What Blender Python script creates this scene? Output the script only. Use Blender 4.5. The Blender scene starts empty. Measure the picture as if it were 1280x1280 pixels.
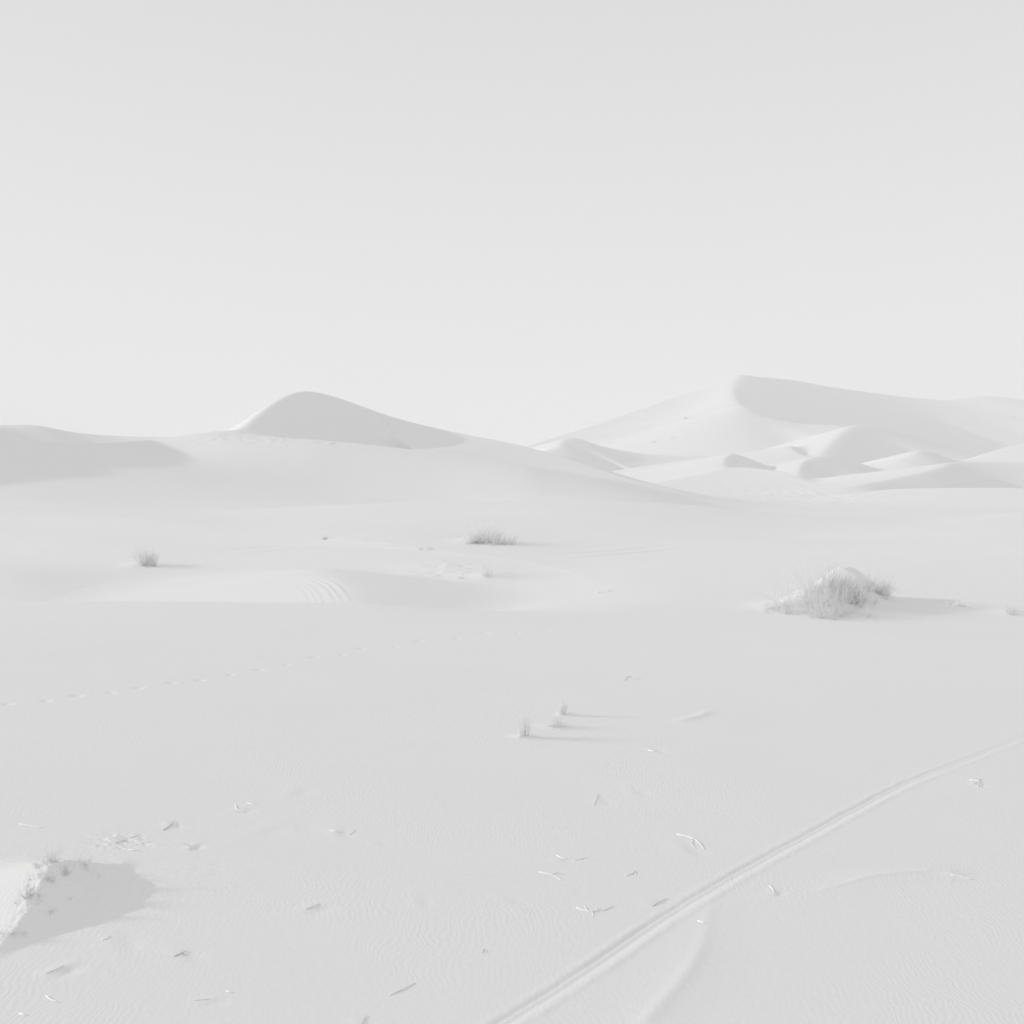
import bpy, math, random
import numpy as np
from concurrent.futures import ThreadPoolExecutor
from mathutils import Vector

random.seed(7)
rng = np.random.default_rng(11)
S = bpy.context.scene
COL = S.collection

# ------------------------------------------------------------------ camera model
F, HOR, H = 1372.0, 580.0, 4.8            # focal length / horizon row (in 1280 px), eye height in metres


def W(px, py, d):
    """Point of the place seen at (px, py), d metres ahead."""
    return ((px - 640.0) / F * d, d, H - (py - HOR) / F * d)


cam = bpy.data.cameras.new('camera')
cam_ob = bpy.data.objects.new('camera', cam)
COL.objects.link(cam_ob)
cam_ob.location = (0, 0, H)
cam_ob.rotation_euler = (math.radians(90), 0, 0)
cam.sensor_width = 36.0
cam.lens = 36.0 * F / 1280.0
cam.shift_y = -(640.0 - HOR) / 1280.0
cam.clip_start = 0.1
cam.clip_end = 20000
S.camera = cam_ob

# ------------------------------------------------------------------ light
SUN_EL, SUN_AZ = math.radians(17.0), math.radians(-4.0)     # azimuth: degrees beyond the left-hand side
sun_dir = Vector((-math.cos(SUN_AZ) * math.cos(SUN_EL), math.sin(SUN_AZ) * math.cos(SUN_EL), math.sin(SUN_EL)))
sd = bpy.data.lights.new('sun', 'SUN')
sd.energy = 2.0
sd.angle = math.radians(0.6)
sd.color = (1.0, 0.995, 0.985)
so = bpy.data.objects.new('sun', sd)
so.rotation_euler = sun_dir.to_track_quat('Z', 'Y').to_euler()
so.location = (-60, 20, 60)
COL.objects.link(so)

wd = bpy.data.worlds.new('World')
S.world = wd
wd.use_nodes = True
nt = wd.node_tree
nt.nodes.clear()
out = nt.nodes.new('ShaderNodeOutputWorld')
bg = nt.nodes.new('ShaderNodeBackground')
sky = nt.nodes.new('ShaderNodeTexSky')
sky.sky_type = 'NISHITA'
sky.sun_disc = False
sky.sun_elevation = SUN_EL
sky.sun_rotation = -(math.pi / 2 - SUN_AZ)
sky.dust_density = 6.0
sky.air_density = 1.0
sky.ozone_density = 1.0
bw = nt.nodes.new('ShaderNodeRGBToBW')
# thin bright veil: the grey of the clear sky compressed towards an even white
mr = nt.nodes.new('ShaderNodeMapRange')
mr.clamp = True
mr.inputs['From Min'].default_value = 0.0
mr.inputs['From Max'].default_value = 12.0
mr.inputs['To Min'].default_value = 7.15
mr.inputs['To Max'].default_value = 8.6
nt.links.new(sky.outputs['Color'], bw.inputs['Color'])
nt.links.new(bw.outputs['Val'], mr.inputs['Value'])
# the veil thickens towards the horizon
tc = nt.nodes.new('ShaderNodeTexCoord')
sx = nt.nodes.new('ShaderNodeSeparateXYZ')
nt.links.new(tc.outputs['Generated'], sx.inputs['Vector'])
hz_ = nt.nodes.new('ShaderNodeMapRange')
hz_.clamp = True
hz_.inputs['From Min'].default_value = 0.0
hz_.inputs['From Max'].default_value = 0.42
hz_.inputs['To Min'].default_value = 0.95
hz_.inputs['To Max'].default_value = -0.25
nt.links.new(sx.outputs['Z'], hz_.inputs['Value'])
ad = nt.nodes.new('ShaderNodeMath')
ad.operation = 'ADD'
nt.links.new(mr.outputs['Result'], ad.inputs[0])
nt.links.new(hz_.outputs['Result'], ad.inputs[1])
nt.links.new(ad.outputs[0], bg.inputs['Color'])
bg.inputs['Strength'].default_value = 0.1
nt.links.new(bg.outputs['Background'], out.inputs['Surface'])

S.view_settings.view_transform = 'Standard'
S.view_settings.look = 'None'
S.view_settings.exposure = 0.0
S.view_settings.gamma = 1.0
S.cycles.max_bounces = 8
S.cycles.volume_bounces = 1
S.cycles.use_denoising = True


# ------------------------------------------------------------------ materials
def new_mat(name):
    m = bpy.data.materials.new(name)
    m.use_nodes = True
    n = m.node_tree
    b = n.nodes['Principled BSDF']
    b.inputs['Roughness'].default_value = 1.0
    b.inputs['Specular IOR Level'].default_value = 0.05
    return m, n, b


def N(n, kind, **kw):
    x = n.nodes.new(kind)
    for k, v in kw.items():
        x.inputs[k].default_value = v
    return x


def math_node(n, op, a, b=None):
    x = n.nodes.new('ShaderNodeMath')
    x.operation = op
    for i, v in enumerate((a, b)):
        if v is None:
            continue
        if isinstance(v, (int, float)):
            x.inputs[i].default_value = v
        else:
            n.links.new(v, x.inputs[i])
    return x.outputs[0]


SAND_ALBEDO = 0.795


def sand_material():
    m, n, b = new_mat('pale_sand')
    co = n.nodes.new('ShaderNodeTexCoord')
    # colour: faint broad mottling of the grains
    mot = N(n, 'ShaderNodeTexNoise', Scale=0.35, Detail=6.0, Roughness=0.6)
    n.links.new(co.outputs['Object'], mot.inputs['Vector'])
    fine = N(n, 'ShaderNodeTexNoise', Scale=60.0, Detail=3.0, Roughness=0.7)
    n.links.new(co.outputs['Object'], fine.inputs['Vector'])
    v = math_node(n, 'ADD', math_node(n, 'MULTIPLY', math_node(n, 'SUBTRACT', mot.outputs['Fac'], 0.5), 0.035),
                  math_node(n, 'MULTIPLY', math_node(n, 'SUBTRACT', fine.outputs['Fac'], 0.5), 0.03))
    v = math_node(n, 'ADD', v, SAND_ALBEDO)
    cc = n.nodes.new('ShaderNodeCombineColor')
    for i in range(3):
        n.links.new(v, cc.inputs[i])
    n.links.new(cc.outputs[0], b.inputs['Base Color'])
    # wind ripples: crests across the wind (wind from the left), wandering, in patches
    mp = N(n, 'ShaderNodeMapping')
    mp.inputs['Scale'].default_value = (1.0, 0.16, 0.3)
    mp.inputs['Rotation'].default_value = (0, 0, math.radians(7))
    n.links.new(co.outputs['Object'], mp.inputs['Vector'])
    wob = N(n, 'ShaderNodeTexNoise', Scale=1.3, Detail=3.0, Roughness=0.55)
    n.links.new(co.outputs['Object'], wob.inputs['Vector'])
    add = n.nodes.new('ShaderNodeVectorMath')
    add.operation = 'MULTIPLY_ADD'
    n.links.new(wob.outputs['Color'], add.inputs[0])
    add.inputs[1].default_value = (0.55, 0.2, 0.0)
    n.links.new(mp.outputs['Vector'], add.inputs[2])
    wav = n.nodes.new('ShaderNodeTexWave')
    wav.wave_type = 'BANDS'
    wav.bands_direction = 'X'
    wav.wave_profile = 'SIN'
    wav.inputs['Scale'].default_value = 0.314 / 0.066     # wavelength 66 mm
    wav.inputs['Distortion'].default_value = 3.2
    wav.inputs['Detail'].default_value = 2.0
    wav.inputs['Detail Scale'].default_value = 1.6
    wav.inputs['Detail Roughness'].default_value = 0.55
    n.links.new(add.outputs[0], wav.inputs['Vector'])
    pat = N(n, 'ShaderNodeTexNoise', Scale=0.33, Detail=2.5, Roughness=0.55)
    n.links.new(co.outputs['Object'], pat.inputs['Vector'])
    mk = n.nodes.new('ShaderNodeMapRange')
    mk.interpolation_type = 'SMOOTHSTEP'
    mk.inputs['From Min'].default_value = 0.38
    mk.inputs['From Max'].default_value = 0.66
    n.links.new(pat.outputs['Fac'], mk.inputs['Value'])
    rip = math_node(n, 'MULTIPLY', wav.outputs['Fac'], mk.outputs['Result'])
    gr = N(n, 'ShaderNodeTexNoise', Scale=9.0, Detail=5.0, Roughness=0.65)
    n.links.new(co.outputs['Object'], gr.inputs['Vector'])
    hgt = math_node(n, 'ADD', math_node(n, 'MULTIPLY', rip, 0.0012), math_node(n, 'MULTIPLY', gr.outputs['Fac'], 0.005))
    bp = n.nodes.new('ShaderNodeBump')
    bp.inputs['Strength'].default_value = 1.0
    bp.inputs['Distance'].default_value = 1.0
    n.links.new(hgt, bp.inputs['Height'])
    n.links.new(bp.outputs['Normal'], b.inputs['Normal'])
    return m


def plant_material(name, val, var=0.08):
    m, n, b = new_mat(name)
    co = n.nodes.new('ShaderNodeTexCoord')
    no = N(n, 'ShaderNodeTexNoise', Scale=14.0, Detail=3.0)
    n.links.new(co.outputs['Object'], no.inputs['Vector'])
    v = math_node(n, 'ADD', math_node(n, 'MULTIPLY', math_node(n, 'SUBTRACT', no.outputs['Fac'], 0.5), var * 4), val)
    cc = n.nodes.new('ShaderNodeCombineColor')
    for i in range(3):
        n.links.new(v, cc.inputs[i])
    n.links.new(cc.outputs[0], b.inputs['Base Color'])
    return m


SAND = sand_material()
STEM = plant_material('dry_stem', 0.80, 0.05)
TWIG = plant_material('bleached_twig', 0.87, 0.03)
PALE = plant_material('bleached_wood', 0.90, 0.02)
DARK = plant_material('dark_wood_and_shade', 0.64)  # roots and scrub; on twigs the dark tone stands in for shaded dents


# ------------------------------------------------------------------ terrain tables
def pchip_slopes(x, y):
    """monotone cubic slopes along axis 0; x (K,), y (K, ...)"""
    h = np.diff(x)
    hh = h.reshape((-1,) + (1,) * (y.ndim - 1))
    dl = np.diff(y, axis=0) / hh
    m = np.zeros_like(y)
    w1 = 2 * hh[1:] + hh[:-1]
    w2 = hh[1:] + 2 * hh[:-1]
    a, b = dl[:-1], dl[1:]
    ok = (a * b) > 0
    with np.errstate(divide='ignore', invalid='ignore'):
        mm = (w1 + w2) / (w1 / a + w2 / b)
    m[1:-1] = np.where(ok, mm, 0.0)
    m[0], m[-1] = dl[0], dl[-1]
    return m


def hermite(x0, x1, y0, y1, m0, m1, x):
    h = x1 - x0
    t = (x - x0) / h
    t2, t3 = t * t, t * t * t
    return (2 * t3 - 3 * t2 + 1) * y0 + (t3 - 2 * t2 + t) * h * m0 + (-2 * t3 + 3 * t2) * y1 + (t3 - t2) * h * m1


def curve1d(pts, xs):
    p = np.array(pts, float)
    x, y = p[:, 0], p[:, 1]
    m = pchip_slopes(x, y)
    xc = np.clip(xs, x[0], x[-1])
    k = np.clip(np.searchsorted(x, xc, side='right') - 1, 0, len(x) - 2)
    return hermite(x[k], x[k + 1], y[k], y[k + 1], m[k], m[k + 1], xc)


PXS = np.arange(-2400.0, 3700.0, 4.0)


def row_py(d, pts):
    return d, H - (curve1d(pts, PXS) - HOR) / F * d


def row_z(d, pts):
    return d, curve1d(pts, PXS)


def tilt(d, sl, z0=0.0):
    """a row falling evenly to the right by sl per metre"""
    return d, z0 - sl * (np.clip(PXS, -400, 1700) - 640) / F * d


ROWS = [
    tilt(-40, 0.0), tilt(0, 0.0), tilt(9, 0.05), tilt(16, 0.05), tilt(24, 0.036),
    row_z(31, [(-300, 0.42), (0, 0.36), (640, 0.03), (1280, -0.28)]),
    row_py(36, [(-400, 756), (0, 754), (150, 753), (300, 755), (450, 757), (560, 763), (650, 767), (800, 770), (1280, 781)]),
    row_z(38.5, [(-300, -0.15), (0, -0.15), (450, -0.2), (650, -0.36), (800, -0.25), (1000, -0.33), (1280, -0.46)]),
    row_z(43, [(-300, -1.5), (0, -1.45), (300, -1.5), (560, -1.1), (720, -0.62), (850, -0.36), (1280, -0.40)]),
    row_z(49, [(-300, -1.2), (0, -1.3), (150, -1.5), (300, -1.7), (560, -1.15), (700, -0.75), (800, -0.46), (1000, -0.30), (1280, -0.2)]),
    row_z(57, [(-300, -0.5), (0, -0.75), (150, -1.15), (300, -1.4), (450, -1.15), (560, -0.8), (690, -0.72), (800, -0.50), (1000, -0.30), (1280, 0.05)]),
    row_z(66, [(-300, -1.1), (0, -0.80), (300, -0.5), (500, -0.34), (620, -0.34), (760, -0.42), (1000, -0.2), (1280, 0.30)]),
    row_z(80, [(-300, -1.0), (0, -0.50), (300, -0.1), (560, 0.15), (760, 0.0), (1000, -0.15), (1280, 0.40)]),
    row_z(96, [(-300, 0.0), (0, 0.10), (250, 0.05), (500, 0.5), (700, 0.75), (1000, -0.05), (1130, -0.3), (1280, 0.30)]),
    row_py(112, [(-400, 628), (0, 629.5), (130, 633), (250, 637.5), (350, 635), (450, 630), (560, 627), (700, 625.5), (800, 628),
                 (870, 632), (960, 640), (1050, 645.5), (1130, 648), (1200, 646), (1280, 640), (1500, 630)]),
    row_z(117.5, [(-400, -0.4), (0, -0.5), (210, -0.9), (300, -0.9), (450, -0.7), (560, -0.4), (640, 0.1), (700, 0.5), (800, 0.15), (900, -0.8), (1000, -1.5), (1280, -1.5)]),
    row_z(124, [(-400, 0.2), (0, -0.1), (210, -0.9), (300, -1.0), (450, -0.9), (560, -0.7), (640, -0.1), (700, 0.3), (800, 0.0), (900, -1.2), (1000, -2.0), (1280, -2.0)]),
    row_z(134, [(-400, 9.5), (-100, 6.6), (0, 4.8), (100, 3.3), (210, 1.9), (300, 0.9), (450, -0.2), (560, -0.5), (650, 0.1), (720, 0.3), (800, -0.3), (900, -1.8), (1000, -2.7), (1280, -2.7)]),
    row_z(150, [(-400, 12.0), (-100, 9.8), (0, 7.9), (100, 6.2), (210, 4.5), (300, 3.1), (450, 1.3), (560, 0.8), (650, 0.9), (720, 0.5), (800, -0.3), (900, -2.0), (1000, -3.2), (1280, -3.2)]),
    row_py(176, [(-400, 530), (-100, 542), (0, 551), (100, 557), (210, 562), (300, 558), (380, 560), (450, 566), (560, 576), (650, 584),
                 (690, 591), (740, 600), (800, 613), (870, 629), (950, 642), (1280, 643)]),
    row_py(200, [(-400, 540), (-100, 547), (0, 552), (100, 555), (210, 550), (270, 543), (320, 545), (430, 553), (560, 568), (640, 579),
                 (700, 589), (760, 600), (830, 614), (900, 628), (1000, 634), (1280, 634)]),
    row_z(240, [(-400, 4.0), (0, 4.5), (400, 4.0), (600, 1.5), (700, 0.0), (800, -2.0), (900, -3.0), (1280, -3.2)]),
    row_z(320, [(-400, 0.0), (500, -1.0), (700, -3.0), (1280, -3.0)]),
    row_z(450, [(-400, 0.0), (640, -2.6), (1280, -2.2)]),
    row_z(650, [(-400, 0.0), (640, -0.6), (1280, 1.0)]),
    row_z(1000, [(0, 2.0), (1280, 3.0)]),
    row_z(3000, [(0, 2.0), (1280, 2.0)]),
]
RD = np.array([r[0] for r in ROWS], float)
RZ = np.stack([r[1] for r in ROWS])
RM = pchip_slopes(RD, RZ)


def base_height(x, y):
    yy = np.clip(y, RD[0], RD[-1] - 1e-3)
    k = np.clip(np.searchsorted(RD, yy, side='right') - 1, 0, len(RD) - 2)
    px = 640 + F * x / np.maximum(yy, 9.0)
    q = np.clip((px - PXS[0]) / 4.0, 0, len(PXS) - 1.001)
    i = q.astype(int)
    f = q - i

    def g(T, kk):
        return T[kk, i] * (1 - f) + T[kk, i + 1] * f
    return hermite(RD[k], RD[k + 1], g(RZ, k), g(RZ, k + 1), g(RM, k), g(RM, k + 1), yy)


def wobble(x, y, wl, seed, n=7):
    r = np.random.default_rng(seed)
    o = np.zeros_like(x)
    for i in range(n):
        a = r.uniform(0, 2 * np.pi)
        l = wl * r.uniform(0.6, 1.7)
        o += np.sin((x * np.cos(a) + y * np.sin(a)) * 2 * np.pi / l + r.uniform(0, 6.28))
    return o / n


def vnoise(x, y, scale, seed):
    """smooth lattice noise, 0..1"""
    r = np.random.default_rng(seed).random((64, 64))
    u, v = x / scale, y / scale
    iu, iv = np.floor(u).astype(int), np.floor(v).astype(int)
    fu, fv = u - iu, v - iv
    fu, fv = fu * fu * (3 - 2 * fu), fv * fv * (3 - 2 * fv)
    a = r[iu % 64, iv % 64] * (1 - fu) + r[(iu + 1) % 64, iv % 64] * fu
    b = r[iu % 64, (iv + 1) % 64] * (1 - fu) + r[(iu + 1) % 64, (iv + 1) % 64] * fu
    return a * (1 - fv) + b * fv


# ------------------------------------------------------------------ dunes: crest lines with two slopes
def spline(P, n):
    P = np.array(P, float)
    t = np.zeros(len(P))
    t[1:] = np.cumsum(np.linalg.norm(np.diff(P[:, :2], axis=0), axis=1))
    s = np.linspace(0, t[-1], n)
    m = np.gradient(P, t, axis=0, edge_order=1)
    if P.shape[1] > 3 and len(P) > 2:
        m[:, 3:] = pchip_slopes(t, P[:, 3:])
    k = np.clip(np.searchsorted(t, s, side='right') - 1, 0, len(t) - 2)
    return hermite(t[k][:, None], t[k + 1][:, None], P[k], P[k + 1], m[k], m[k + 1], s[:, None])


DUNES = []      # (label id, samples (x,y,z,sl,sr), rounding, blend)


def dune(ident, pts, sl, sr, rnd=0.4, k=1.5, n=None, cap=0.0):
    """pts: (px, py, d[, left slope, right slope]) along the crest; left / right as one walks along it"""
    rows = []
    for p in pts:
        x, y, z = W(*p[:3])
        a, b = (p[3], p[4]) if len(p) > 3 else (sl, sr)
        rows.append((x, y, z, a, b))
    P = np.array(rows)
    ln = np.linalg.norm(np.diff(P[:, :2], axis=0), axis=1).sum()
    n = int(np.clip(ln / (0.0045 * P[:, 1].mean() if ident else 0.25), 24, 120))
    DUNES.append((ident, spline(rows, n), rnd, k, cap))


def smax(a, b, k):
    h = np.clip(0.5 + 0.5 * (a - b) / k, 0, 1)
    return b * (1 - h) + a * h + k * h * (1 - h)


def dune_height(D, x, y):
    _, C, rnd, _, cap = D
    rnd = max(rnd, (0.0030 if D[0] in (5, 6, 7) else 0.0045) * C[:, 1].mean()) if D[0] else rnd
    best = np.full(x.shape, 1e18)
    zc = np.zeros_like(x)
    sl = np.zeros_like(x)
    for i in range(len(C) - 1):
        ax, ay = C[i, 0], C[i, 1]
        ex, ey = C[i + 1, 0] - ax, C[i + 1, 1] - ay
        L2 = ex * ex + ey * ey + 1e-12
        qx, qy = x - ax, y - ay
        tr = (qx * ex + qy * ey) / L2
        t = np.clip(tr, 0, 1)
        dx, dy = qx - t * ex, qy - t * ey
        d2 = dx * dx + dy * dy
        u = d2 < best
        best = np.where(u, d2, best)
        tt = t[u]
        c0, c1 = C[i], C[i + 1]
        zc[u] = c0[2] + (c1[2] - c0[2]) * tt
        s = (ex * dy[u] - ey * dx[u]) / (np.sqrt(d2[u]) * math.sqrt(L2) + 1e-9)      # +1 left, -1 right
        s = 0.5 + 0.5 * np.clip(s, -1, 1)
        sl[u] = s * (c0[3] + (c1[3] - c0[3]) * tt) + (1 - s) * (c0[4] + (c1[4] - c0[4]) * tt)
        if cap and i == len(C) - 2:            # the far end drops off steeply
            sl[u] += cap * np.clip((tr[u] - 1) * math.sqrt(L2) / (np.sqrt(d2[u]) + 1e-6), 0, 1)
    d = np.sqrt(best)
    return zc - sl * (np.sqrt(d * d + rnd * rnd) - rnd)


# id 0 = ground.  Left dune with its slip face
dune(1, [(-300, 552, 222, .18, .3), (-150, 536, 230, .18, .34), (-60, 533, 236, .18, .36), (0, 531.5, 240, .18, .36), (40, 531, 244, .18, .34),
         (90, 540, 250, .18, .30), (150, 545, 256, .2, .24), (215, 546, 260, .2, .2)], .2, .2, 1.2, 3.0)
SHADOW_RIDGE = [(-112, 119, 8, .5), (-112, 127, 20, .58), (-112, 138, 23.5, .62), (-112, 155, 25.5, .62), (-113, 172, 25.5, .62), (-113, 190, 24, .62), (-112, 210, 18.5, .6), (-112, 232, 13, .4)]  # added ridge out of view, shaped to throw shade over the left dune
dune(1, [(640 + F * x / d, HOR + F * (H - z) / d, d, .22, q) for x, d, z, q in SHADOW_RIDGE], .2, .5, 1.0, 3.0)
dune(2, [(250, 545, 196, .2, .2), (280, 541, 199, .4, .3), (298, 537, 203, .62, .5), (320, 520, 210, .66, .62), (346, 501, 219, .64, .62), (365, 492, 226, .58, .62), (384, 489, 233, .44, .62),
         (410, 494, 240, .32, .56), (436, 502.5, 246, .28, .38), (462, 512, 249, .25, .17), (500, 524, 250, .25, .11), (560, 539, 245, .25, .10), (650, 557, 235, .2, .10), (700, 571, 228, .2, .10),
         (760, 591, 218, .2, .10), (830, 612, 205, .15, .10), (885, 629, 195, .12, .10)], .2, .3, 0.8, 2.0)
# far massif on the right: left ridge, then the crest that wraps round the slip face
dune(3, [(560, 582, 1000, .3, .2), (655, 556, 930, .3, .22), (700, 543, 900, .3, .22), (750, 525, 870, .3, .24), (800, 520, 850, .3, .24), (840, 512, 830, .3, .26),
         (880, 497, 805, .3, .28), (905, 484, 790, .3, .28), (922, 474.5, 778, .3, .28)], .3, .3, 2.0, 5.0, cap=.55)
dune(3, [(926, 508, 710, .28, .60), (919, 501, 721, .28, .62), (915, 492, 738, .28, .64), (915, 482, 754, .28, .64), (921, 474, 768, .30, .64), (933, 470.5, 782, .32, .64),
         (952, 471, 804, .3, .64), (980, 474, 845, .3, .64), (1040, 484, 930, .3, .58), (1100, 492, 1000, .3, .40), (1150, 498, 1045, .3, .31), (1180, 500, 1062, .3, .28),
         (1215, 496, 1085, .3, .27), (1250, 496, 1120, .3, .30), (1290, 502, 1120, .3, .28), (1400, 515, 1120, .3, .28), (1700, 540, 1120, .3, .28)], .3, .3, 2.0, 11.0)
# lit apron under the slip face
dune(3, [(1230, 572, 690, .2, .3), (1160, 556, 694, .2, .3), (1110, 543, 697, .22, .3), (1060, 534, 698, .22, .3), (1000, 530, 697, .22, .3), (965, 530, 692, .24, .3), (930, 542, 684, .24, .26)], .2, .3, 3.0, 9.0)
# shoulder in front of the slip face
dune(3, [(742, 527, 800, .5, .25), (747, 540, 770, .5, .25), (762, 556, 740, .4, .2)], .5, .25, 1.5, 3.0)
# dune in the middle distance with a dark front
dune(4, [(672, 566, 470, .12, .2), (698, 558, 478, .25, .50), (703, 550, 486, .25, .55), (718, 547.5, 494, .25, .50), (745, 556, 502, .22, .38), (800, 567, 512, .2, .24), (885, 571, 520, .15, .15)], .2, .4, 0.8, 2.5)
# small crescents
dune(5, [(907, 588, 330, .16, .4), (904, 579, 338, .16, .62), (907, 571, 346, .16, .64), (915, 567, 352, .18, .64), (930, 571, 358, .2, .60), (952, 580, 366, .2, .4)], .2, .5, 0.3, 0.8)
dune(6, [(1014, 573, 402, .14, .4), (997, 566, 410, .14, .6), (987, 558, 420, .14, .62), (998, 559, 430, .2, .60), (1020, 562, 438, .2, .45), (1045, 568, 442, .2, .3)], .2, .5, 0.4, 0.8)
dune(7, [(996, 594, 336, .2, .4), (998, 585, 343, .2, .60), (1005, 576, 352, .2, .64), (1020, 571, 358, .2, .64), (1037, 569, 363, .2, .62), (1062, 575, 369, .2, .5), (1094, 585, 374, .2, .3)], .2, .5, 0.3, 0.8)
dune(8, [(1018, 574, 402, .14, .3), (1031, 561, 418, .24, .5), (1052, 540, 442, .26, .56), (1062, 533.5, 452, .26, .54), (1073, 531, 460, .26, .50), (1095, 534, 468, .26, .42), (1120, 540, 475, .25, .34),
         (1180, 556, 488, .22, .26), (1218, 568, 492, .2, .22), (1245, 580, 492, .2, .2)], .2, .4, 0.8, 2.0)
dune(8, [(1128, 574, 384, .2, .3), (1146, 565, 392, .24, .5), (1152, 563, 398, .24, .5), (1172, 568, 404, .2, .4), (1190, 575, 408, .2, .3)], .2, .4, .3, .8)
dune(9, [(1195, 581, 400, .2, .2), (1220, 572, 405, .28, .22), (1250, 562, 412, .3, .2), (1285, 553, 420, .3, .2), (1340, 545, 430, .3, .2), (1500, 560, 440, .2, .2)], .3, .2, 0.8, 2.0)
dune(10, [(1062, 609, 272, .06, .2), (1085, 604, 282, .08, .5), (1120, 597, 293, .1, .56), (1160, 588, 305, .12, .58), (1182, 581, 318, .12, .55), (1188, 578.5, 330, .14, .46),
          (1230, 577, 345, .14, .36), (1300, 579, 352, .12, .3), (1420, 590, 350, .1, .2)], .1, .5, 0.3, 1.2)
dune(11, [(1078, 616, 252, .2, .10), (1110, 612, 246, .2, .09), (1190, 610, 238, .2, .085), (1290, 610, 232, .2, .08), (1420, 612, 226, .2, .08)], .1, .05, 0.4, 0.6)
dune(12, [(760, 613, 296, .2, .07), (850, 598, 316, .25, .075), (900, 588.5, 328, .3, .08), (928, 584, 334, .3, .08), (950, 587, 337, .2, .08), (975, 592, 338, .1, .08), (1010, 604, 334, .08, .08)], .3, .08, .6, 1.2)
# low mound just beyond the near crest: lit left flank, grey right flank
dune(0, [(372, 711, 55, .14, .11), (392, 711.5, 52, .135, .13), (412, 720, 48, .13, .14), (430, 736, 44, .12, .14), (446, 762, 40.5, .11, .14)], .1, .14, 0.9, 0.35)


# hummock that carries the shrub thicket, with a sharp bare tip
dune(0, [(1084, 727, 42.2, .7, .7), (1074, 716, 41.9, .8, .7), (1062, 711, 41.6, .85, .65), (1055, 716, 41.2, .8, .6), (1048, 723, 40.7, .7, .6)], .9, .5, 0.10, 0.3, cap=.2)


def bump(x, y, cx, cy, rx, ry, rot=0.0):
    c, s = math.cos(rot), math.sin(rot)
    o = np.zeros_like(x)
    R = 3 * max(rx, ry)
    m = (np.abs(x - cx) < R) & (np.abs(y - cy) < R)
    if m.any():
        u, v = (x[m] - cx) * c + (y[m] - cy) * s, -(x[m] - cx) * s + (y[m] - cy) * c
        o[m] = np.exp(-(u / rx) ** 2 - (v / ry) ** 2)
    return o


def terrain(x, y, ids=False):
    z = base_height(x, y)
    z = z + 0.05 * wobble(x, y, 14, 1) * np.clip((y - 12) / 20, 0, 1) * np.clip((60 - y) / 25, 0.3, 1)
    z = z + 0.15 * wobble(x * .7 + y * .3, y, 17, 3) * np.clip((y - 52) / 10, 0, 1) * np.clip((110 - y) / 10, 0, 1)
    z = z + 0.25 * wobble(x, y, 60, 2) * np.clip((y - 125) / 60, 0, 1)
    lab = np.zeros(x.shape, np.int32)
    for D in DUNES:
        C = D[1]
        zmin = -5.0 if D[0] else -1.2
        R = (C[:, 2].max() - zmin) / max(0.05, min(C[:, 3].min(), C[:, 4].min()))
        if D[0] == 0:
            R = min(R, 16)
        m = (x > C[:, 0].min() - R) & (x < C[:, 0].max() + R) & (y > C[:, 1].min() - R) & (y < C[:, 1].max() + R)
        if D[0]:
            m &= y > 113
        if not m.any():
            continue
        xm, ym = x[m], y[m]
        h = dune_height(D, xm, ym)
        h = h + 0.0025 * ym * 0.35 * wobble(xm, ym, 0.12 * C[:, 1].mean(), 30 + D[0], 6) * np.clip((C[:, 2].max() + 1 - h) / 10, 0, 1)
        zm = z[m]
        up = h > zm
        z[m] = smax(h, zm, D[3])
        if D[0]:
            l = lab[m]
            l[up] = D[0]
            lab[m] = l
    return (z, lab) if ids else z


GRID_Z = None


def hit(px, py, d0=6.0, d1=1500.0):
    """first point of the ground seen at (px, py)"""
    gz = GRID_Z or terrain
    d = np.geomspace(d0, d1, 260)
    for _ in range(2):
        x = (px - 640.0) / F * d
        zr = H - (py - HOR) / F * d
        g = gz(x, d)
        below = np.nonzero(zr <= g)[0]
        if len(below) and below[0] > 0 and _ == 0:
            d = np.linspace(d[below[0] - 1], d[below[0]], 30)
    if not len(below):
        below = [len(d) - 1]
    i = below[0]
    if i == 0:
        return x[0], d[0], g[0]
    a0, a1 = zr[i - 1] - g[i - 1], zr[i] - g[i]
    t = a0 / (a0 - a1 + 1e-12)
    dd = d[i - 1] + (d[i] - d[i - 1]) * t
    return (px - 640.0) / F * dd, dd, g[i - 1] + (g[i] - g[i - 1]) * t


# ------------------------------------------------------------------ small relief pressed into the sand
def trail(pts, n=70):
    P = np.array([hit(*p)[:2] for p in pts])
    Q = spline(np.c_[P, np.zeros(len(P))], n)
    return Q[:, :2]


def signed_dist(x, y, L, mg=3.0):
    """signed distance (left +) to a polyline, and the normalised arc position"""
    if x.size > 4000:                      # only work near the line
        sel = (x > L[:, 0].min() - mg) & (x < L[:, 0].max() + mg) & (y > L[:, 1].min() - mg) & (y < L[:, 1].max() + mg)
        D_, P_ = np.full(x.shape, 1e3), np.zeros_like(x)
        if sel.any():
            xs, ys = x[sel], y[sel]
            D_[sel], P_[sel] = signed_near(xs, ys, L)
        return D_, P_
    return signed_near(x, y, L)


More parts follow.
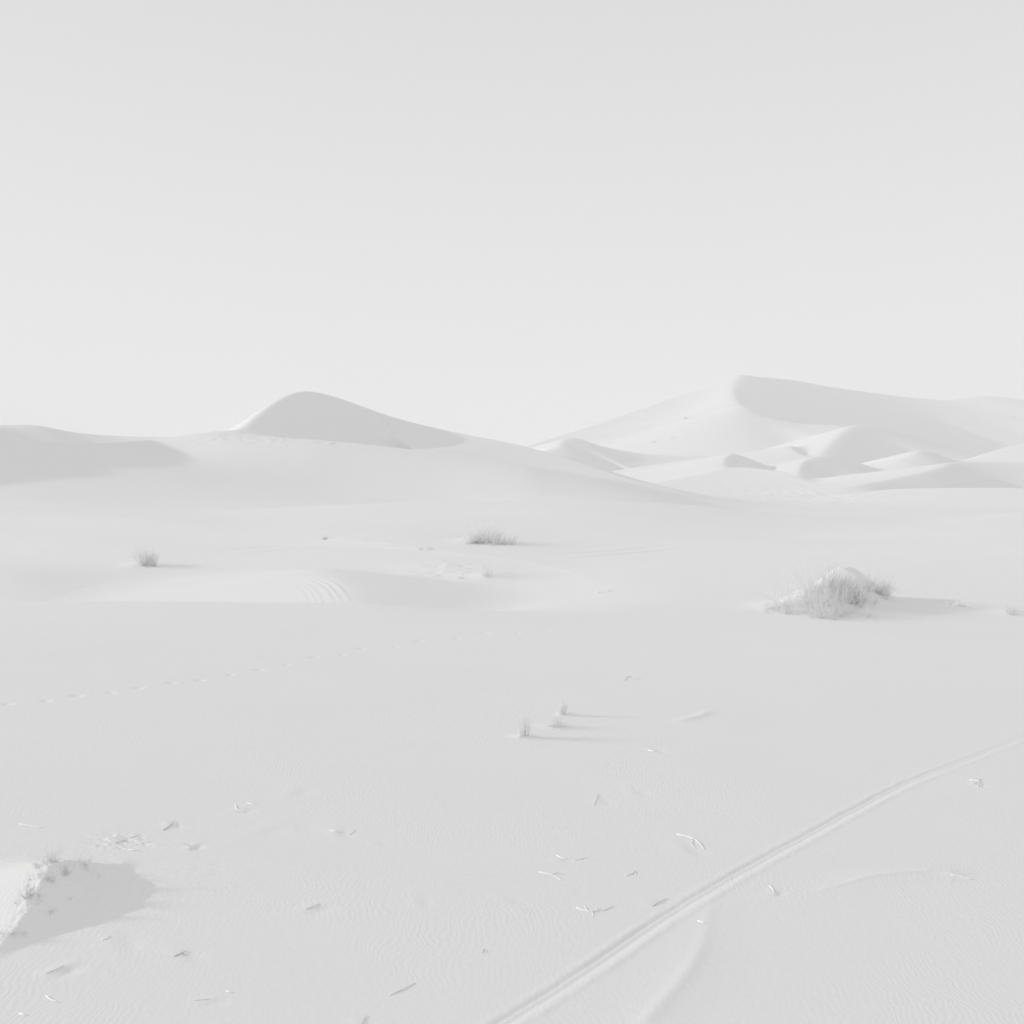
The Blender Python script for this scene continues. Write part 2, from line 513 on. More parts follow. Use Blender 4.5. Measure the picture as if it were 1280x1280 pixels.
def signed_near(x, y, L):
    best = np.full(x.shape, 1e18)
    sg = np.zeros_like(x)
    pos = np.zeros_like(x)
    for i in range(len(L) - 1):
        ax, ay = L[i]
        ex, ey = L[i + 1] - L[i]
        qx, qy = x - ax, y - ay
        t = np.clip((qx * ex + qy * ey) / (ex * ex + ey * ey + 1e-12), 0, 1)
        dx, dy = qx - t * ex, qy - t * ey
        d2 = dx * dx + dy * dy
        u = d2 < best
        best[u] = d2[u]
        sg[u] = np.sign(ex * qy[u] - ey * qx[u])
        pos[u] = (i + t[u]) / (len(L) - 1)
    return np.sqrt(best) * sg, pos


TRACK = trail([(596, 1300), (640, 1273), (700, 1236), (760, 1196), (830, 1149), (900, 1106), (960, 1072), (1010, 1045), (1070, 1012), (1130, 981), (1190, 957),
               (1240, 937), (1290, 918), (1340, 900)])
SCARP = trail([(785, 1300), (830, 1252), (862, 1212), (880, 1175), (886, 1140), (900, 1110)], 80)
LOWRIDGE = trail([(1000, 1118), (1050, 1107), (1090, 1097), (1130, 1093), (1170, 1091), (1195, 1094), (1215, 1100)], 60)
STREAK1 = trail([(838, 903), (860, 899), (878, 894), (888, 888)], 30)
STREAK2 = trail([(402, 673), (430, 676), (480, 680), (530, 686), (570, 692), (640, 700), (700, 712), (750, 733)], 80)
FEET = [(11, 881), (56, 877), (96, 870), (142, 866), (177, 860), (218, 855), (250, 849), (291, 844), (323, 836), (358, 831), (388, 823), (425, 819), (456, 812),
        (495, 808), (527, 801), (570, 798), (605, 793), (650, 792), (682, 788)]
FEET = [hit(px + random.uniform(-4, 4), py + random.uniform(-1.5, 1.5)) for px, py in FEET]
ARCS = []
for off in range(6):                       # curved wheel marks on the low mound
    q = (0, 9, 17, 31, 40, 52)[off]
    ARCS.append(trail([(352 + q * .95, 727 - off * 1.0), (368 + q, 731 - off * .4), (380 + q, 740), (385 + q * 1.02, 748), (386 + q * 1.04, 754)], 30))
LINES = [trail(p, 30) for p in (
    [(640, 694), (720, 692), (780, 688), (850, 681)], [(660, 699), (730, 697), (800, 691), (880, 683)], [(250, 690), (330, 684), (420, 681), (520, 683)],
    [(280, 694), (350, 688), (440, 684), (530, 689)])]
# mound, bottom left: (px, py) of its crest from the far end to the near one
HX, HY, _ = hit(66, 1118)
HCREST = np.array([hit(*p)[:2] for p in ((150, 1085), (125, 1091), (98, 1098), (74, 1106), (58, 1120), (48, 1137), (36, 1153), (22, 1168), (8, 1180), (-4, 1190))])
HC = spline(np.c_[HCREST, [0.03, 0.10, 0.18, 0.25, 0.265, 0.24, 0.18, 0.10, 0.05, 0.02]], 60)


def mound_height(x, y):
    best = np.full(x.shape, 1e18)
    zc = np.zeros_like(x)
    sg = np.zeros_like(x)
    for i in range(len(HC) - 1):
        ax, ay = HC[i, :2]
        ex, ey = HC[i + 1, :2] - HC[i, :2]
        qx, qy = x - ax, y - ay
        t = np.clip((qx * ex + qy * ey) / (ex * ex + ey * ey + 1e-12), 0, 1)
        dx, dy = qx - t * ex, qy - t * ey
        d2 = dx * dx + dy * dy
        u = d2 < best
        best[u] = d2[u]
        zc[u] = HC[i, 2] + (HC[i + 1, 2] - HC[i, 2]) * t[u]
        sg[u] = (ex * dy[u] - ey * dx[u]) / (np.sqrt(d2[u]) * math.hypot(ex, ey) + 1e-9)
    d = np.sqrt(best)
    s = 0.5 + 0.5 * np.clip(sg, -1, 1)             # left of the walk (towards the shade) -> steep
    sl = s * 0.80 + (1 - s) * 0.27
    rough = np.exp(-((d - .03) / .11) ** 2) * np.clip(zc / .2, 0, 1)
    return zc - sl * (np.sqrt(d * d + 0.03 ** 2) - 0.03) + rough * ((vnoise(x, y, .13, 8) - .5) * .022 + (vnoise(x, y, .05, 9) - .5) * .022 + (vnoise(x, y, .022, 10) - .5) * .016)


KNOLLS = []      # small hummocks: (px, py, rx, ry, h)
for p in ((592, 677, 1.1, 1.2, .22), (612, 724, 1.6, 1.4, .30), (172, 706, .8, .8, .12), (1044, 758, 1.8, 1.5, .72), (1008, 762, 1.1, .9, .25), (1078, 750, .9, .8, .2), (1098, 740, .6, .5, .12), (1000, 764, .9, .9, .1), (655, 921, .2, .16, .04), (690, 908, .25, .2, .03), (707, 893, .16, .14, .04), (1205, 757, .6, .6, .08), (1260, 766, .7, .6, .08)):
    hx, hy, _ = hit(p[0], p[1])
    KNOLLS.append((hx, hy) + p[2:])
DENTS = []
for px, py, r, dz in ((300, 1012, .13, .02), (420, 1040, .14, .02), (365, 989, .20, .015), (75, 1211, .12, .03), (225, 1193, .16, .02), (140, 1175, .2, .02), (390, 1134, .14, .02),
                      (745, 1000, .16, .015), (790, 990, .18, .015), (655, 1138, .12, .012), (630, 1124, .14, .012), (965, 1115, .10, .02), (820, 1128, .14, .02), (700, 1074, .1, .02),
                      (240, 1058, .09, .03), (212, 1031, .10, .03), (260, 1250, .1, .015), (1218, 980, .1, .03), (790, 848, .25, .03), (815, 938, .15, .02),
                      (450, 1280, .1, .015), (520, 1125, .12, .01), (470, 1055, .1, .01), (330, 1035, .2, .012), (360, 1030, .25, .012), (850, 1060, .2, .02)):
    hx, hy, _ = hit(px, py)
    DENTS.append((hx, hy, r, dz, random.uniform(0, 3.1)))
PATCHX, PATCHY, _ = hit(560, 712)
VALX, VALY, _ = hit(1000, 622)


def relief(x, y, z):
    near = y < 60
    if near.any():
        xm, ym = x[near], y[near]
        r = np.zeros_like(xm)
        sdist, pos = signed_dist(xm, ym, TRACK)
        w = (0.50 + 0.18 * wobble(xm, ym, 1.6, 50)) * np.clip((1.02 - pos) / .45, 0.25, 1)
        sd2 = sdist + 0.012 * wobble(xm, ym, .9, 52)
        crumble = 1 + .6 * (vnoise(xm, ym, .07, 53) - .5) + .7 * (vnoise(xm, ym, .18, 54) - .5)
        r += w * (-0.021 * np.exp(-((sd2 - 0.01) / 0.066) ** 4) * (1 + .25 * (crumble - 1)) + 0.013 * crumble * np.exp(-((sd2 + 0.13) / 0.045) ** 2)
                  + 0.009 * crumble * np.exp(-((sd2 - 0.125) / 0.045) ** 2) + 0.008 * np.exp(-((sd2 - 0.02) / 0.02) ** 2))
        sdist, pos = signed_dist(xm, ym, SCARP)
        f = np.clip(np.minimum(pos / .1, (1 - pos) / .5), 0, 1)
        r += f * (0.012 * np.exp(-(sdist / 0.08) ** 2) + 0.016 * np.exp(-(sdist / 0.3) ** 2)) * (0.8 + .4 * wobble(xm, ym, 1.2, 51))
        sdist, pos = signed_dist(xm, ym, LOWRIDGE)
        f = np.clip(np.minimum(pos / .5, (1 - pos) / .1), 0, 1)
        r += f * (0.014 * np.exp(-(sdist / 0.05) ** 2) + 0.02 * np.exp(-(sdist / 0.25) ** 2))
        sdist, pos = signed_dist(xm, ym, STREAK1)
        r += 0.03 * np.exp(-(sdist / 0.12) ** 2) * np.clip(4 * pos * (1 - pos) + .1, 0, 1)
        for k, L in enumerate(ARCS):
            m = (np.abs(xm - L[:, 0].mean()) < 4) & (np.abs(ym - L[:, 1].mean()) < 8)
            sdist, pos = signed_dist(xm[m], ym[m], L)
            f = np.clip(6 * pos * (1 - pos), 0, 1) * (0.4 + 0.12 * k)
            r[m] += f * (0.010 * np.exp(-((sdist + .09) / 0.08) ** 2) - 0.010 * np.exp(-((sdist - .07) / 0.08) ** 2)) * (1 + wobble(xm[m], ym[m], 1.5, 70 + k))
        for i, (fx, fy, _) in enumerate(FEET):
            rot = 0.25 + 0.2 * (1 if i % 2 else -1)
            big = 1.15 if i % 2 == 0 else 0.85
            r += -0.022 * big * bump(xm, ym, fx, fy, 0.10 * big, 0.10, rot) + 0.006 * bump(xm, ym, fx + 0.14, fy + .03, 0.07, 0.08, rot)
        for hx, hy, rr, dz, rot in DENTS:
            r += .35 * dz * (bump(xm, ym, hx, hy, rr * 1.5, rr * .7, rot) - 1.2 * bump(xm, ym, hx + rr * .9, hy - rr * .3, rr, rr * .6, rot))
        for hx, hy, rx, ry, hh in KNOLLS:
            r += hh * (bump(xm, ym, hx, hy, rx, ry) + .2 * bump(xm, ym, hx + rx * 1.2, hy, rx * 1.6, ry * .7))
        # crusted, root-bound sand about the mound
        g = bump(xm, ym, HX + .3, HY + .35, 1.5, 1.1)
        g2 = bump(xm, ym, hit(155, 1052)[0], hit(155, 1052)[1], .35, .25)
        ro = (vnoise(xm * 1.0 + ym * .4, ym * 1.6, .11, 4) - .5) * .6 + (vnoise(xm + ym * .3, ym * 1.5, .045, 5) - .5) * .35
        r += ro * (0.014 * g * np.clip(vnoise(xm, ym, .5, 6) * 2 - .7, 0, 1) + 0.06 * g2)
        z[near] = z[near] + r
        mm = near & (np.abs(x - HX) < 4) & (np.abs(y - HY) < 4)
        if mm.any():
            xm, ym = x[mm], y[mm]
            h = mound_height(xm, ym) + base_height(xm, ym)
            z[mm] = smax(h, z[mm], 0.10)
    mid = (y >= 40) & (y < 112)
    if mid.any():
        xm, ym = x[mid], y[mid]
        r = np.zeros_like(xm)
        for hx, hy, rx, ry, hh in KNOLLS:
            if hy >= 60:
                r += hh * (bump(xm, ym, hx, hy, rx, ry) + .2 * bump(xm, ym, hx + rx * 1.2, hy, rx * 1.6, ry * .7))
        sdist, pos = signed_dist(xm, ym, STREAK2, 16.0)
        a = np.clip((pos - .02) / .05, 0, 1)
        r += a * np.where(sdist > 0, 0.09 * np.exp(-np.abs(sdist) / 3.5), 0.09 * np.exp(-np.abs(sdist) / .7)) * np.clip(1 - pos, 0, 1) ** .6
        for L in LINES:
            sdist, pos = signed_dist(xm, ym, L)
            r += np.clip(5 * pos * (1 - pos), 0, 1) * (-0.04 * np.exp(-(sdist / .35) ** 2) + .03 * np.exp(-((sdist - .6) / .35) ** 2))
        r += 0.10 * (vnoise(xm, ym, .5, 12) - .5) * bump(xm, ym, PATCHX, PATCHY, 1.8, 3.0)
        z[mid] = z[mid] + r
    far = y >= 112
    if far.any():
        xm, ym = x[far], y[far]
        # trampled, pock-marked valley floor and foot-worn shoulder
        r = 0.30 * (vnoise(xm, ym * .6, 1.2, 14) - .5) * bump(xm, ym, VALX, VALY, 12, 45)
        ppx = 640 + F * xm / ym
        r += 0.26 * (vnoise(xm, ym * .5, 1.0, 15) - .5) * np.exp(-((ym - 188) / 7) ** 2) * np.clip((ppx - 180) / 120, 0, 1) * np.clip((480 - ppx) / 80, 0, 1)
        z[far] = z[far] + r
    return z


# ------------------------------------------------------------------ the sand sheet, split where a dune rises out of it
u_in = np.linspace(-0.50, 0.50, 1240)
u_out = 0.5 + np.cumsum(np.geomspace(0.0009, 0.025, 90))
U = np.r_[-u_out[::-1], u_in, u_out]
inv = np.linspace(1 / 8.4, 1 / 36.5, 820)
YS = np.r_[np.linspace(-40, 2, 22), np.geomspace(2.6, 8.3, 50), 1 / inv, np.geomspace(36.6, 130, 520), np.geomspace(130.3, 560, 1050), np.geomspace(561, 1160, 520), np.geomspace(1170, 3000, 40)]
nr, nc = len(YS), len(U)
Z = np.zeros((nr, nc))
LAB = np.zeros((nr, nc), np.int32)
X = U[None, :] * (np.maximum(YS, 0) + 2.5)[:, None]
Y = np.repeat(YS[:, None], nc, 1)


def fill(a):
    q = slice(a, min(nr, a + 60))
    z, l = terrain(X[q].ravel(), Y[q].ravel(), True)
    z = relief(X[q].ravel(), Y[q].ravel(), z)
    Z[q] = z.reshape(X[q].shape)
    LAB[q] = l.reshape(X[q].shape)


with ThreadPoolExecutor(4) as ex:
    list(ex.map(fill, range(0, nr, 60)))


k0 = int(np.searchsorted(YS, 118.0))
for _ in range(3):                             # wind rounds every edge a little
    A = Z[k0 - 1:]
    A[1:-1] = 0.25 * (A[:-2] + A[2:]) + 0.5 * A[1:-1]
    A[:, 1:-1] = 0.25 * (A[:, :-2] + A[:, 2:]) + 0.5 * A[:, 1:-1]


def grid_height(x, y):
    x, y = np.atleast_1d(np.asarray(x, float)), np.atleast_1d(np.asarray(y, float))
    i = np.clip(np.searchsorted(YS, y) - 1, 0, nr - 2)
    t = np.clip((y - YS[i]) / (YS[i + 1] - YS[i]), 0, 1)

    def row(k):
        u = x / (np.maximum(YS[k], 0) + 2.5)
        j = np.clip(np.searchsorted(U, u) - 1, 0, nc - 2)
        f = np.clip((u - U[j]) / (U[j + 1] - U[j]), 0, 1)
        return Z[k, j] * (1 - f) + Z[k, j + 1] * f
    return row(i) * (1 - t) + row(i + 1) * t


GRID_Z = grid_height


def ground_z(x, y):
    return float(grid_height(x, y)[0])


def grid_normals():
    def d(A, axis):
        return np.gradient(A, axis=axis)
    tx = np.stack([d(X, 1), d(Y, 1), d(Z, 1)], -1)
    ty = np.stack([d(X, 0), d(Y, 0), d(Z, 0)], -1)
    n = np.cross(tx, ty)
    return n / np.linalg.norm(n, axis=-1, keepdims=True)


NRM = grid_normals().reshape(-1, 3).astype(np.float32)
VERTS = np.stack([X, Y, Z], -1).reshape(-1, 3).astype(np.float32)
idx = np.arange(nr * nc).reshape(nr, nc)
QUADS = np.stack([idx[:-1, :-1], idx[:-1, 1:], idx[1:, 1:], idx[1:, :-1]], -1).reshape(-1, 4)
QLAB = np.maximum(np.maximum(LAB[:-1, :-1], LAB[:-1, 1:]), np.maximum(LAB[1:, 1:], LAB[1:, :-1])).ravel()


def sheet(name, quads, label=None):
    used, invx = np.unique(quads, return_inverse=True)
    me = bpy.data.meshes.new(name)
    me.vertices.add(len(used))
    me.vertices.foreach_set('co', VERTS[used].ravel())
    nq = len(quads)
    me.loops.add(nq * 4)
    me.loops.foreach_set('vertex_index', invx.astype(np.int32).ravel())
    me.polygons.add(nq)
    me.polygons.foreach_set('loop_start', np.arange(0, nq * 4, 4, dtype=np.int32))
    me.polygons.foreach_set('use_smooth', np.ones(nq, bool))
    me.update(calc_edges=True)
    me.normals_split_custom_set_from_vertices(NRM[used])
    me.materials.append(SAND)
    o = bpy.data.objects.new(name, me)
    COL.objects.link(o)
    o['kind'] = 'structure'
    if label:
        o['label'] = label
    return o


sheet('sand_ground', QUADS[QLAB == 0])
DUNE_LABELS = {
    1: 'low grey-shaded sand dune at the left edge of the skyline, with an added ridge out of view that shades it',
    2: 'tall sand dune with a dark slip face under its rounded peak, left half of the skyline',
    3: 'huge far sand dune with a broad grey slip face, highest on the right skyline',
    4: 'small sand dune with a grey front standing before the left foot of the huge far dune',
    5: 'small crescent dune with the darkest little slip face in the valley',
    6: 'pale sharp-crested little dune just behind the two small crescent dunes',
    7: 'small rounded crescent dune right of the darkest little slip face',
    8: 'broad pyramid-shaped dune standing before the grey slip face of the huge far dune',
    9: 'sunlit dune rising out of the right edge of the picture',
    10: 'dune with a bright tongue-shaped top over a grey slip face at the right edge',
    12: 'low sunlit rise just before the darkest little slip face',
    11: 'low flat sunlit dune nearest in the right valley',
}
for i, t in DUNE_LABELS.items():
    q = QUADS[QLAB == i]
    if len(q):
        sheet('sand_dune', q, t)


# ------------------------------------------------------------------ plants and debris
class Tubes:
    def __init__(self):
        self.v, self.f = [], []

    def tube(self, pts, r0, r1, sides=4):
        n = len(pts)
        base = len(self.v)
        for i, p in enumerate(pts):
            p = Vector(p)
            a = Vector(pts[max(0, i - 1)])
            b = Vector(pts[min(n - 1, i + 1)])
            t = (b - a)
            if t.length < 1e-9:
                t = Vector((0, 0, 1))
            t.normalize()
            ref = Vector((0, 0, 1)) if abs(t.z) < 0.9 else Vector((1, 0, 0))
            s = t.cross(ref).normalized()
            w = s.cross(t)
            r = r0 + (r1 - r0) * i / (n - 1)
            for k in range(sides):
                an = 2 * math.pi * k / sides
                self.v.append(p + (s * math.cos(an) + w * math.sin(an)) * r)
        for i in range(n - 1):
            for k in range(sides):
                k2 = (k + 1) % sides
                self.f.append((base + i * sides + k, base + i * sides + k2, base + (i + 1) * sides + k2, base + (i + 1) * sides + k))
        self.f.append(tuple(base + k for k in range(sides))[::-1])
        self.f.append(tuple(base + (n - 1) * sides + k for k in range(sides)))

    def build(self, name, mat, parent=None):
        me = bpy.data.meshes.new(name)
        me.from_pydata([tuple(v) for v in self.v], [], self.f)
        me.materials.append(mat)
        for p in me.polygons:
            p.use_smooth = True
        o = bpy.data.objects.new(name, me)
        COL.objects.link(o)
        o.parent = parent
        return o


def thing(name, label, cat, loc, group=None):
    o = bpy.data.objects.new(name, None)
    o.empty_display_size = 0.2
    COL.objects.link(o)
    o.location = loc
    o['label'], o['category'] = label, cat
    if group:
        o['group'] = group
    return o


def stem_path(R, base, az, lean, length, curl, n=6, gust=0.0):
    p = Vector(base)
    pts = [p.copy()]
    el = math.pi / 2 - lean
    for i in range(n):
        d = Vector((math.cos(az) * math.cos(el), math.sin(az) * math.cos(el), math.sin(el)))
        d.x += gust * i / n
        p = p + d.normalized() * (length / n)
        pts.append(p.copy())
        el += curl / n + R.uniform(-.12, .12)
        az += R.uniform(-.15, .15)
    return pts


def shrub(px, py, wpx, hpx, n, label, seed, group=None, stem_mat=None, twig_mat=None, gust=0.0, thick=1.0, twigs=3, name='desert_shrub', cat='shrub', lean=1.15, skew=0.0, at=None):
    """a dry bush: many stems rooted over a patch of sand, each forking into finer twigs"""
    R = random.Random(seed)
    bx, by = at if at else hit(px, py)[:2]
    sc = by / F
    w, h = wpx * sc, hpx * sc
    t = thing(name, label, cat, (bx, by, ground_z(bx, by)), group)
    A, B = Tubes(), Tubes()
    split = n >= 150
    th = max(0.0015, sc * 0.13) * thick
    z0 = ground_z(bx, by)
    tufts = [(R.gauss(0, .24) * w * (1 + skew), R.gauss(0, .16) * w, R.uniform(.7, 1.2)) for _ in range(max(4, n // 14))]
    tufts = [(a, b, c * (.45 + .55 * math.exp(-(a / (.42 * w)) ** 2))) for a, b, c in tufts]
    for i in range(n):
        cx, cy, vig = R.choice(tufts)
        rr = abs(R.gauss(0, .05)) * w
        ra = R.uniform(0, 2 * math.pi)
        ox, oy = cx + rr * math.cos(ra), cy + rr * math.sin(ra)
        oz = ground_z(bx + ox, by + oy) - z0 - 0.02
        az = math.atan2(oy - cy, ox - cx) * .5 + math.atan2(oy, ox) * .5 + R.gauss(0, 1.0)
        ln = R.uniform(0.0, 1.0) ** 0.8 * lean
        L = (h * math.cos(ln) + w * .30 * math.sin(ln)) * R.uniform(.4, 1.1) * vig
        pts = stem_path(R, (ox, oy, oz), az, ln, L, R.uniform(-.9, .6), 6, gust)
        A.tube(pts, th * 1.3, th * .5, 3)
        for k in range(twigs):
            j = R.randint(1, 5)
            d = (pts[min(6, j + 1)] - pts[j - 1]).normalized()
            a2 = math.atan2(d.y, d.x) + R.uniform(-1.6, 1.6)
            l2 = math.acos(max(-1, min(1, d.z))) + R.uniform(-.7, .5)
            T = B if split else A
            T.tube(stem_path(R, pts[j], a2, l2, L * R.uniform(.2, .55), R.uniform(-.6, .8), 3, gust), th * .7, th * .3, 3)
    A.build('stems', stem_mat or STEM, t)
    split = split and len(B.v) > 0
    if twigs and split:
        B.build('twigs', twig_mat or TWIG, t)
    return t


G1 = 'desert shrubs on the sand'
shrub(182, 707, 26, 24, 100, 'small dark dry shrub leaning left on the open sand before the left dune', 21, G1, gust=-.45, lean=.8, thick=1.2)
shrub(609, 679, 44, 27, 330, 'bushy dry shrub on a little sand knoll, farthest back in the middle of the flat', 22, G1, skew=.3, lean=1.15, thick=1.1, stem_mat=TWIG, twig_mat=PALE)
shrub(985, 760, 66, 26, 170, 'pale sprawling shrub at the left end of the shrub thicket', 23, G1, stem_mat=TWIG, twig_mat=PALE, skew=.5, lean=1.5)
shrub(1012, 750, 74, 42, 300, 'pale fluffy shrub on the upper left flank of the thicket hummock', 36, G1, stem_mat=TWIG, twig_mat=PALE, skew=.3, lean=1.4)
shrub(1042, 734, 46, 34, 260, 'thin grey scrub just below the bare sand tip of the thicket hummock', 37, G1, stem_mat=TWIG, twig_mat=PALE, skew=.4, lean=1.3)
shrub(1034, 769, 76, 50, 360, 'largest and densest shrub, front and centre of the shrub thicket', 24, G1, stem_mat=TWIG, twig_mat=PALE, skew=.4, lean=1.35)
shrub(1068, 754, 36, 34, 260, 'darkest compact shrub below the sand tip in the shrub thicket', 25, G1, stem_mat=STEM, twig_mat=TWIG, skew=.2, lean=1.1, thick=1.2)
shrub(1098, 741, 32, 32, 150, 'rounded grey shrub at the right end of the shrub thicket', 26, G1, stem_mat=TWIG, skew=.2, lean=1.1, thick=1.1)
shrub(653, 921, 15, 46, 75, 'thin tuft of upright dry stalks, nearest of the three sparse tufts', 27, 'sparse stalk tufts', stem_mat=PALE, lean=.38, twigs=2, name='stalk_tuft', cat='tuft', gust=-.12, thick=1.0)
shrub(690, 908, 30, 18, 100, 'low tangled tuft between the two upright sparse tufts', 28, 'sparse stalk tufts', stem_mat=PALE, lean=1.3, twigs=2, name='stalk_tuft', cat='tuft')
shrub(706, 894, 10, 30, 60, 'short upright tuft with a long straight shadow, farthest of the three sparse tufts', 29, 'sparse stalk tufts', stem_mat=PALE, lean=.4, twigs=2, name='stalk_tuft', cat='tuft', thick=1.2)
shrub(1205, 758, 22, 16, 50, 'small pale tuft right of the shrub thicket', 30, G1, stem_mat=TWIG, name='stalk_tuft', cat='tuft')
shrub(1262, 767, 34, 12, 60, 'flat spreading tuft near the right edge of the picture', 31, G1, name='stalk_tuft', cat='tuft', lean=1.4)
shrub(600, 721, 40, 10, 50, 'sparse low tuft on the small mound with a dark wedge of shadow', 32, G1, name='stalk_tuft', cat='tuft', lean=1.3)
shrub(408, 674, 12, 5, 24, 'tiny dark tuft at the left tip of the long wind-drift ridge', 33, G1, name='stalk_tuft', cat='tuft', stem_mat=DARK)
shrub(532, 687, 18, 6, 30, 'tiny flat tuft on the wind-drift ridge left of the bushy knoll shrub', 34, G1, name='stalk_tuft', cat='tuft', lean=1.4)
shrub(757, 740, 24, 6, 26, 'tiny bleached tuft at the right end of the wind-drift ridge', 35, G1, name='stalk_tuft', cat='tuft', stem_mat=PALE)

# root mats bound into the crest of the mound
for k, (f, w, h, n, txt) in enumerate((
        (.20, 40, 12, 90, 'thin fringe of roots along the far end of the near mound crest'),
        (.36, 38, 20, 130, 'matted dry roots on the highest part of the near mound crest'),
        (.52, 34, 20, 120, 'matted dry roots on the notch halfway along the near mound crest'),
        (.68, 30, 18, 100, 'wispy roots on the lower half of the near mound crest'),
        (.90, 30, 12, 110, 'matted pale roots at the lower left end of the near mound'))):
    q = HC[int(f * (len(HC) - 1))]
    shrub(0, 0, w, h, n, txt, 60 + k, 'root mats on the near mound', stem_mat=(STEM, DARK, STEM, DARK, STEM)[k], name='root_mat', cat='roots', lean=1.35, twigs=2, thick=.7, skew=.5, at=(q[0], q[1]))

# specks of scrub on the far dune
for k, (px, py, txt) in enumerate(((857, 524, 'dark speck of scrub highest on the lit left flank of the huge far dune'),
                                   (841, 548, 'speck of scrub, right one of the low pair on the huge far dune'),
                                   (816, 553, 'larger speck of scrub, left one of the low pair on the huge far dune'),
                                   (1268, 523, 'speck of scrub on the huge far dune at the right edge'))):
    if hit(px, py, 100):
        shrub(px, py, 7, 3, 14, txt, 80 + k, 'scrub specks on the far dune', stem_mat=DARK, twigs=0, name='scrub_tuft', cat='tuft', thick=1.3)


def twig(px, py, pts, r, label, mat, fork=(), name='dry_twig', cat='twig', group='dry twigs lying on the sand', lift=0.003):  # some dark ones stand in for the shade of small sand dents
    """pts: bends in px around (px, py), laid on the sand"""
    bx, by, bz = hit(px, py)
    by_z = ground_z(bx, by)
    T = Tubes()

    def lay(P):
        o = []
        for i, (a, b) in enumerate(P):
            g = hit(px + a, py + b)
            z = ground_z(g[0], g[1]) + r * .25 + lift * (1 + math.sin(i * 2.1 + px)) * (0 < i < len(P))
            o.append((g[0] - bx, g[1] - by, z - by_z))
        return o
    main = spline([list(p) for p in lay(pts)], max(6, len(pts) * 3)) if len(pts) > 2 else np.array(lay(pts))
    r *= .85 if mat in (PALE, TWIG) else .62
    T.tube([Vector(p) for p in main], r, r * .45, 5)
    for F2 in fork:
        T.tube([Vector(p) for p in lay(F2)], r * .7, r * .3, 5)
    o = T.build(name, mat)
    o.location = (bx, by, by_z)
    o['label'], o['category'], o['group'] = label, cat, group
    return o


twig(860, 1047, [(-14, -4), (-6, -2), (2, 0), (9, 3), (14, 8), (20, 15)], .012, 'long curved bleached branch lying left of the wheel track', PALE, fork=([(6, 2), (4, 9), (9, 14)],))
twig(503, 1237, [(-16, 7), (0, 0), (16, -8)], .009, 'straight slanting stick near the bottom edge of the picture', TWIG)
twig(700, 1071, [(-4, -2), (2, 1), (8, 3)], .010, 'short bleached twig beside a dark one, above the forked tangle', PALE)
twig(726, 1074, [(-8, 2), (0, 0), (8, -2)], .009, 'short dark twig right of the short bleached twig', STEM)
twig(690, 1093, [(-16, -3), (-6, 0), (4, 3), (12, 8)], .010, 'bent pale twig with a forked right end', PALE, fork=([(-2, 1), (6, -2), (16, 1)],))
twig(738, 1138, [(-18, -3), (-8, 0), (4, 2), (10, -2)], .012, 'knotted pale twig with broken side shoots, lowest of the middle twigs', TWIG, fork=([(-4, 0), (-8, -6)], [(2, 1), (4, 8)]))
twig(758, 1135, [(-6, 4), (2, 1), (8, -3)], .010, 'short slanting twig touching the right end of the knotted twig', STEM)
twig(790, 1092, [(-8, 3), (0, 0), (3, -3), (5, 2)], .009, 'small hooked twig between the curved branch and the wheel track', TWIG)
twig(822, 1129, [(-6, 4), (4, -2), (12, -5)], .009, 'dark stick standing in for a shaded dent close to the left edge of the wheel track', DARK)
twig(605, 1189, [(-3, 2), (0, -2), (3, 2)], .012, 'tiny dark curled twig alone on smooth sand', STEM)
twig(1218, 978, [(-6, -3), (1, -2), (4, 6)], .014, 'crossed pair of short sticks right of the wheel track', PALE, fork=([(8, -4), (2, 0), (-3, 4)],))
twig(965, 1113, [(-3, -6), (1, -1), (2, 7)], .009, 'upright-looking curved pale twig right of the wheel track', PALE)
twig(877, 1152, [(-5, -1), (5, 2)], .012, 'short bright chip of wood at the top of the pale sand ridge', PALE)
twig(1203, 1097, [(-14, -3), (-2, -1), (12, 3)], .012, 'bleached twig at the right end of the low sand ridge', PALE)
twig(40, 1032, [(-16, -2), (-4, 0), (12, 3)], .011, 'long bright twig above the near mound at the left edge', PALE)
twig(212, 1031, [(-8, 7), (0, 2), (6, -4)], .014, 'dark broken stick in place of a shaded dent above and right of the near mound', DARK)
twig(236, 1059, [(-6, -4), (0, -1), (3, 4)], .014, 'dark hooked stick in place of a shaded dent right of the near mound top', DARK)
twig(300, 1012, [(-6, -6), (-2, 1), (7, 4)], .009, 'pale arched twig below the bright short one', PALE)
twig(316, 1005, [(-7, -1), (6, 1)], .009, 'bright short twig, topmost of the left foreground twigs', PALE)
twig(420, 1040, [(-7, -2), (0, 0), (8, 1)], .009, 'bright low twig in the rippled sand left of the picture middle', PALE)
twig(439, 1040, [(-3, 4), (1, 1), (3, -3)], .008, 'small curl of twig right of the bright low twig', TWIG)
twig(390, 1134, [(-8, 3), (0, 0), (9, -4)], .011, 'slanting stick standing in for a shaded dent between the near mound and the picture middle', STEM)
twig(72, 1211, [(-14, 6), (-2, 1), (8, -4)], .013, 'slanting forked stick standing in for a shaded dent below the near mound', STEM, fork=([(6, -3), (9, 4)],))
twig(225, 1193, [(-8, 3), (0, 0), (8, -4)], .012, 'dark forked stick standing in for a shaded dent low to the right of the near mound', DARK, fork=([(2, -1), (9, 2)],))
twig(66, 1250, [(-8, -5), (-2, 0), (6, 3)], .010, 'bright arched twig near the bottom left corner', PALE)
twig(29, 1268, [(-5, -1), (5, 2)], .010, 'bright chip of wood closest to the bottom left corner', PALE)
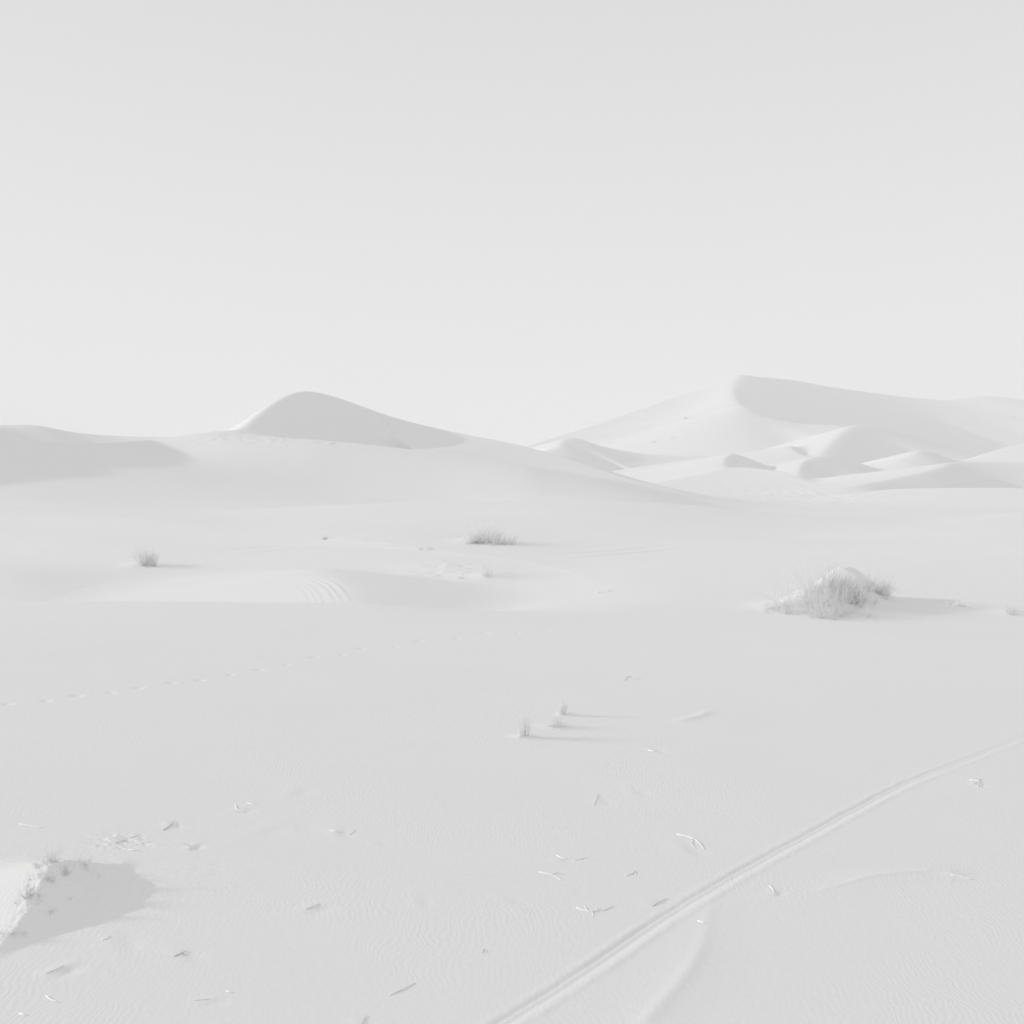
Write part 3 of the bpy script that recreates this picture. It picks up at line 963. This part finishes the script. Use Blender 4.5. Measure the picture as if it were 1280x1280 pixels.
twig(253, 1250, [(-13, 1), (0, 0), (10, -1)], .007, 'thin grey stick lying level near the bottom edge', STEM)
twig(287, 1240, [(-4, -1), (4, 1)], .008, 'tiny bright chip right of the thin level stick', PALE)
twig(455, 1276, [(-4, 6), (0, 0), (2, -6)], .010, 'short dark stick standing in for a shaded dent at the very bottom edge', DARK)
twig(790, 848, [(-10, 3), (-2, -2), (10, 1)], .018, 'flat grey twig far back above the sparse tufts', STEM)
twig(816, 939, [(-6, -1), (6, 1)], .014, 'bright stub of wood right of the sparse tufts', PALE)
twig(745, 1000, [(-3, 6), (0, -2), (2, -7)], .010, 'pale curved twig standing out of smooth sand below the sparse tufts', TWIG)
twig(160, 1050, [(-16, 4), (-4, 0), (14, -6)], .013, 'dark root end in the crusted sand behind the near mound', STEM, fork=([(-2, 0), (8, 3)], [(4, -2), (-4, -6)]))
twig(168, 1063, [(-8, -1), (8, 1)], .010, 'bright root end in the crusted sand behind the near mound', PALE)
twig(134, 1172, [(-6, 3), (4, -1)], .012, 'pale root end poking out of the lower edge of the mound shadow', PALE)

# ------------------------------------------------------------------ air
hz = bpy.data.meshes.new('haze')
x0, x1, y0, y1, z0, z1 = -6500, 6500, -60, 3050, float(Z.min()) - 1.0, float(Z.max()) + 4.0
hz.from_pydata([(x, y, z) for z in (z0, z1) for y in (y0, y1) for x in (x0, x1)], [],
               [(0, 2, 3, 1), (4, 5, 7, 6), (0, 1, 5, 4), (2, 6, 7, 3), (0, 4, 6, 2), (1, 3, 7, 5)])
ho = bpy.data.objects.new('haze', hz)
ho['kind'] = 'stuff'
COL.objects.link(ho)
hm = bpy.data.materials.new('haze')
hm.use_nodes = True
hn = hm.node_tree
hn.nodes.clear()
o = hn.nodes.new('ShaderNodeOutputMaterial')
v = hn.nodes.new('ShaderNodeVolumePrincipled')
v.inputs['Color'].default_value = (0.97, 0.97, 0.97, 1)
v.inputs['Density'].default_value = 0.0006
v.inputs['Anisotropy'].default_value = 0.0
hn.links.new(v.outputs['Volume'], o.inputs['Volume'])
hz.materials.append(hm)
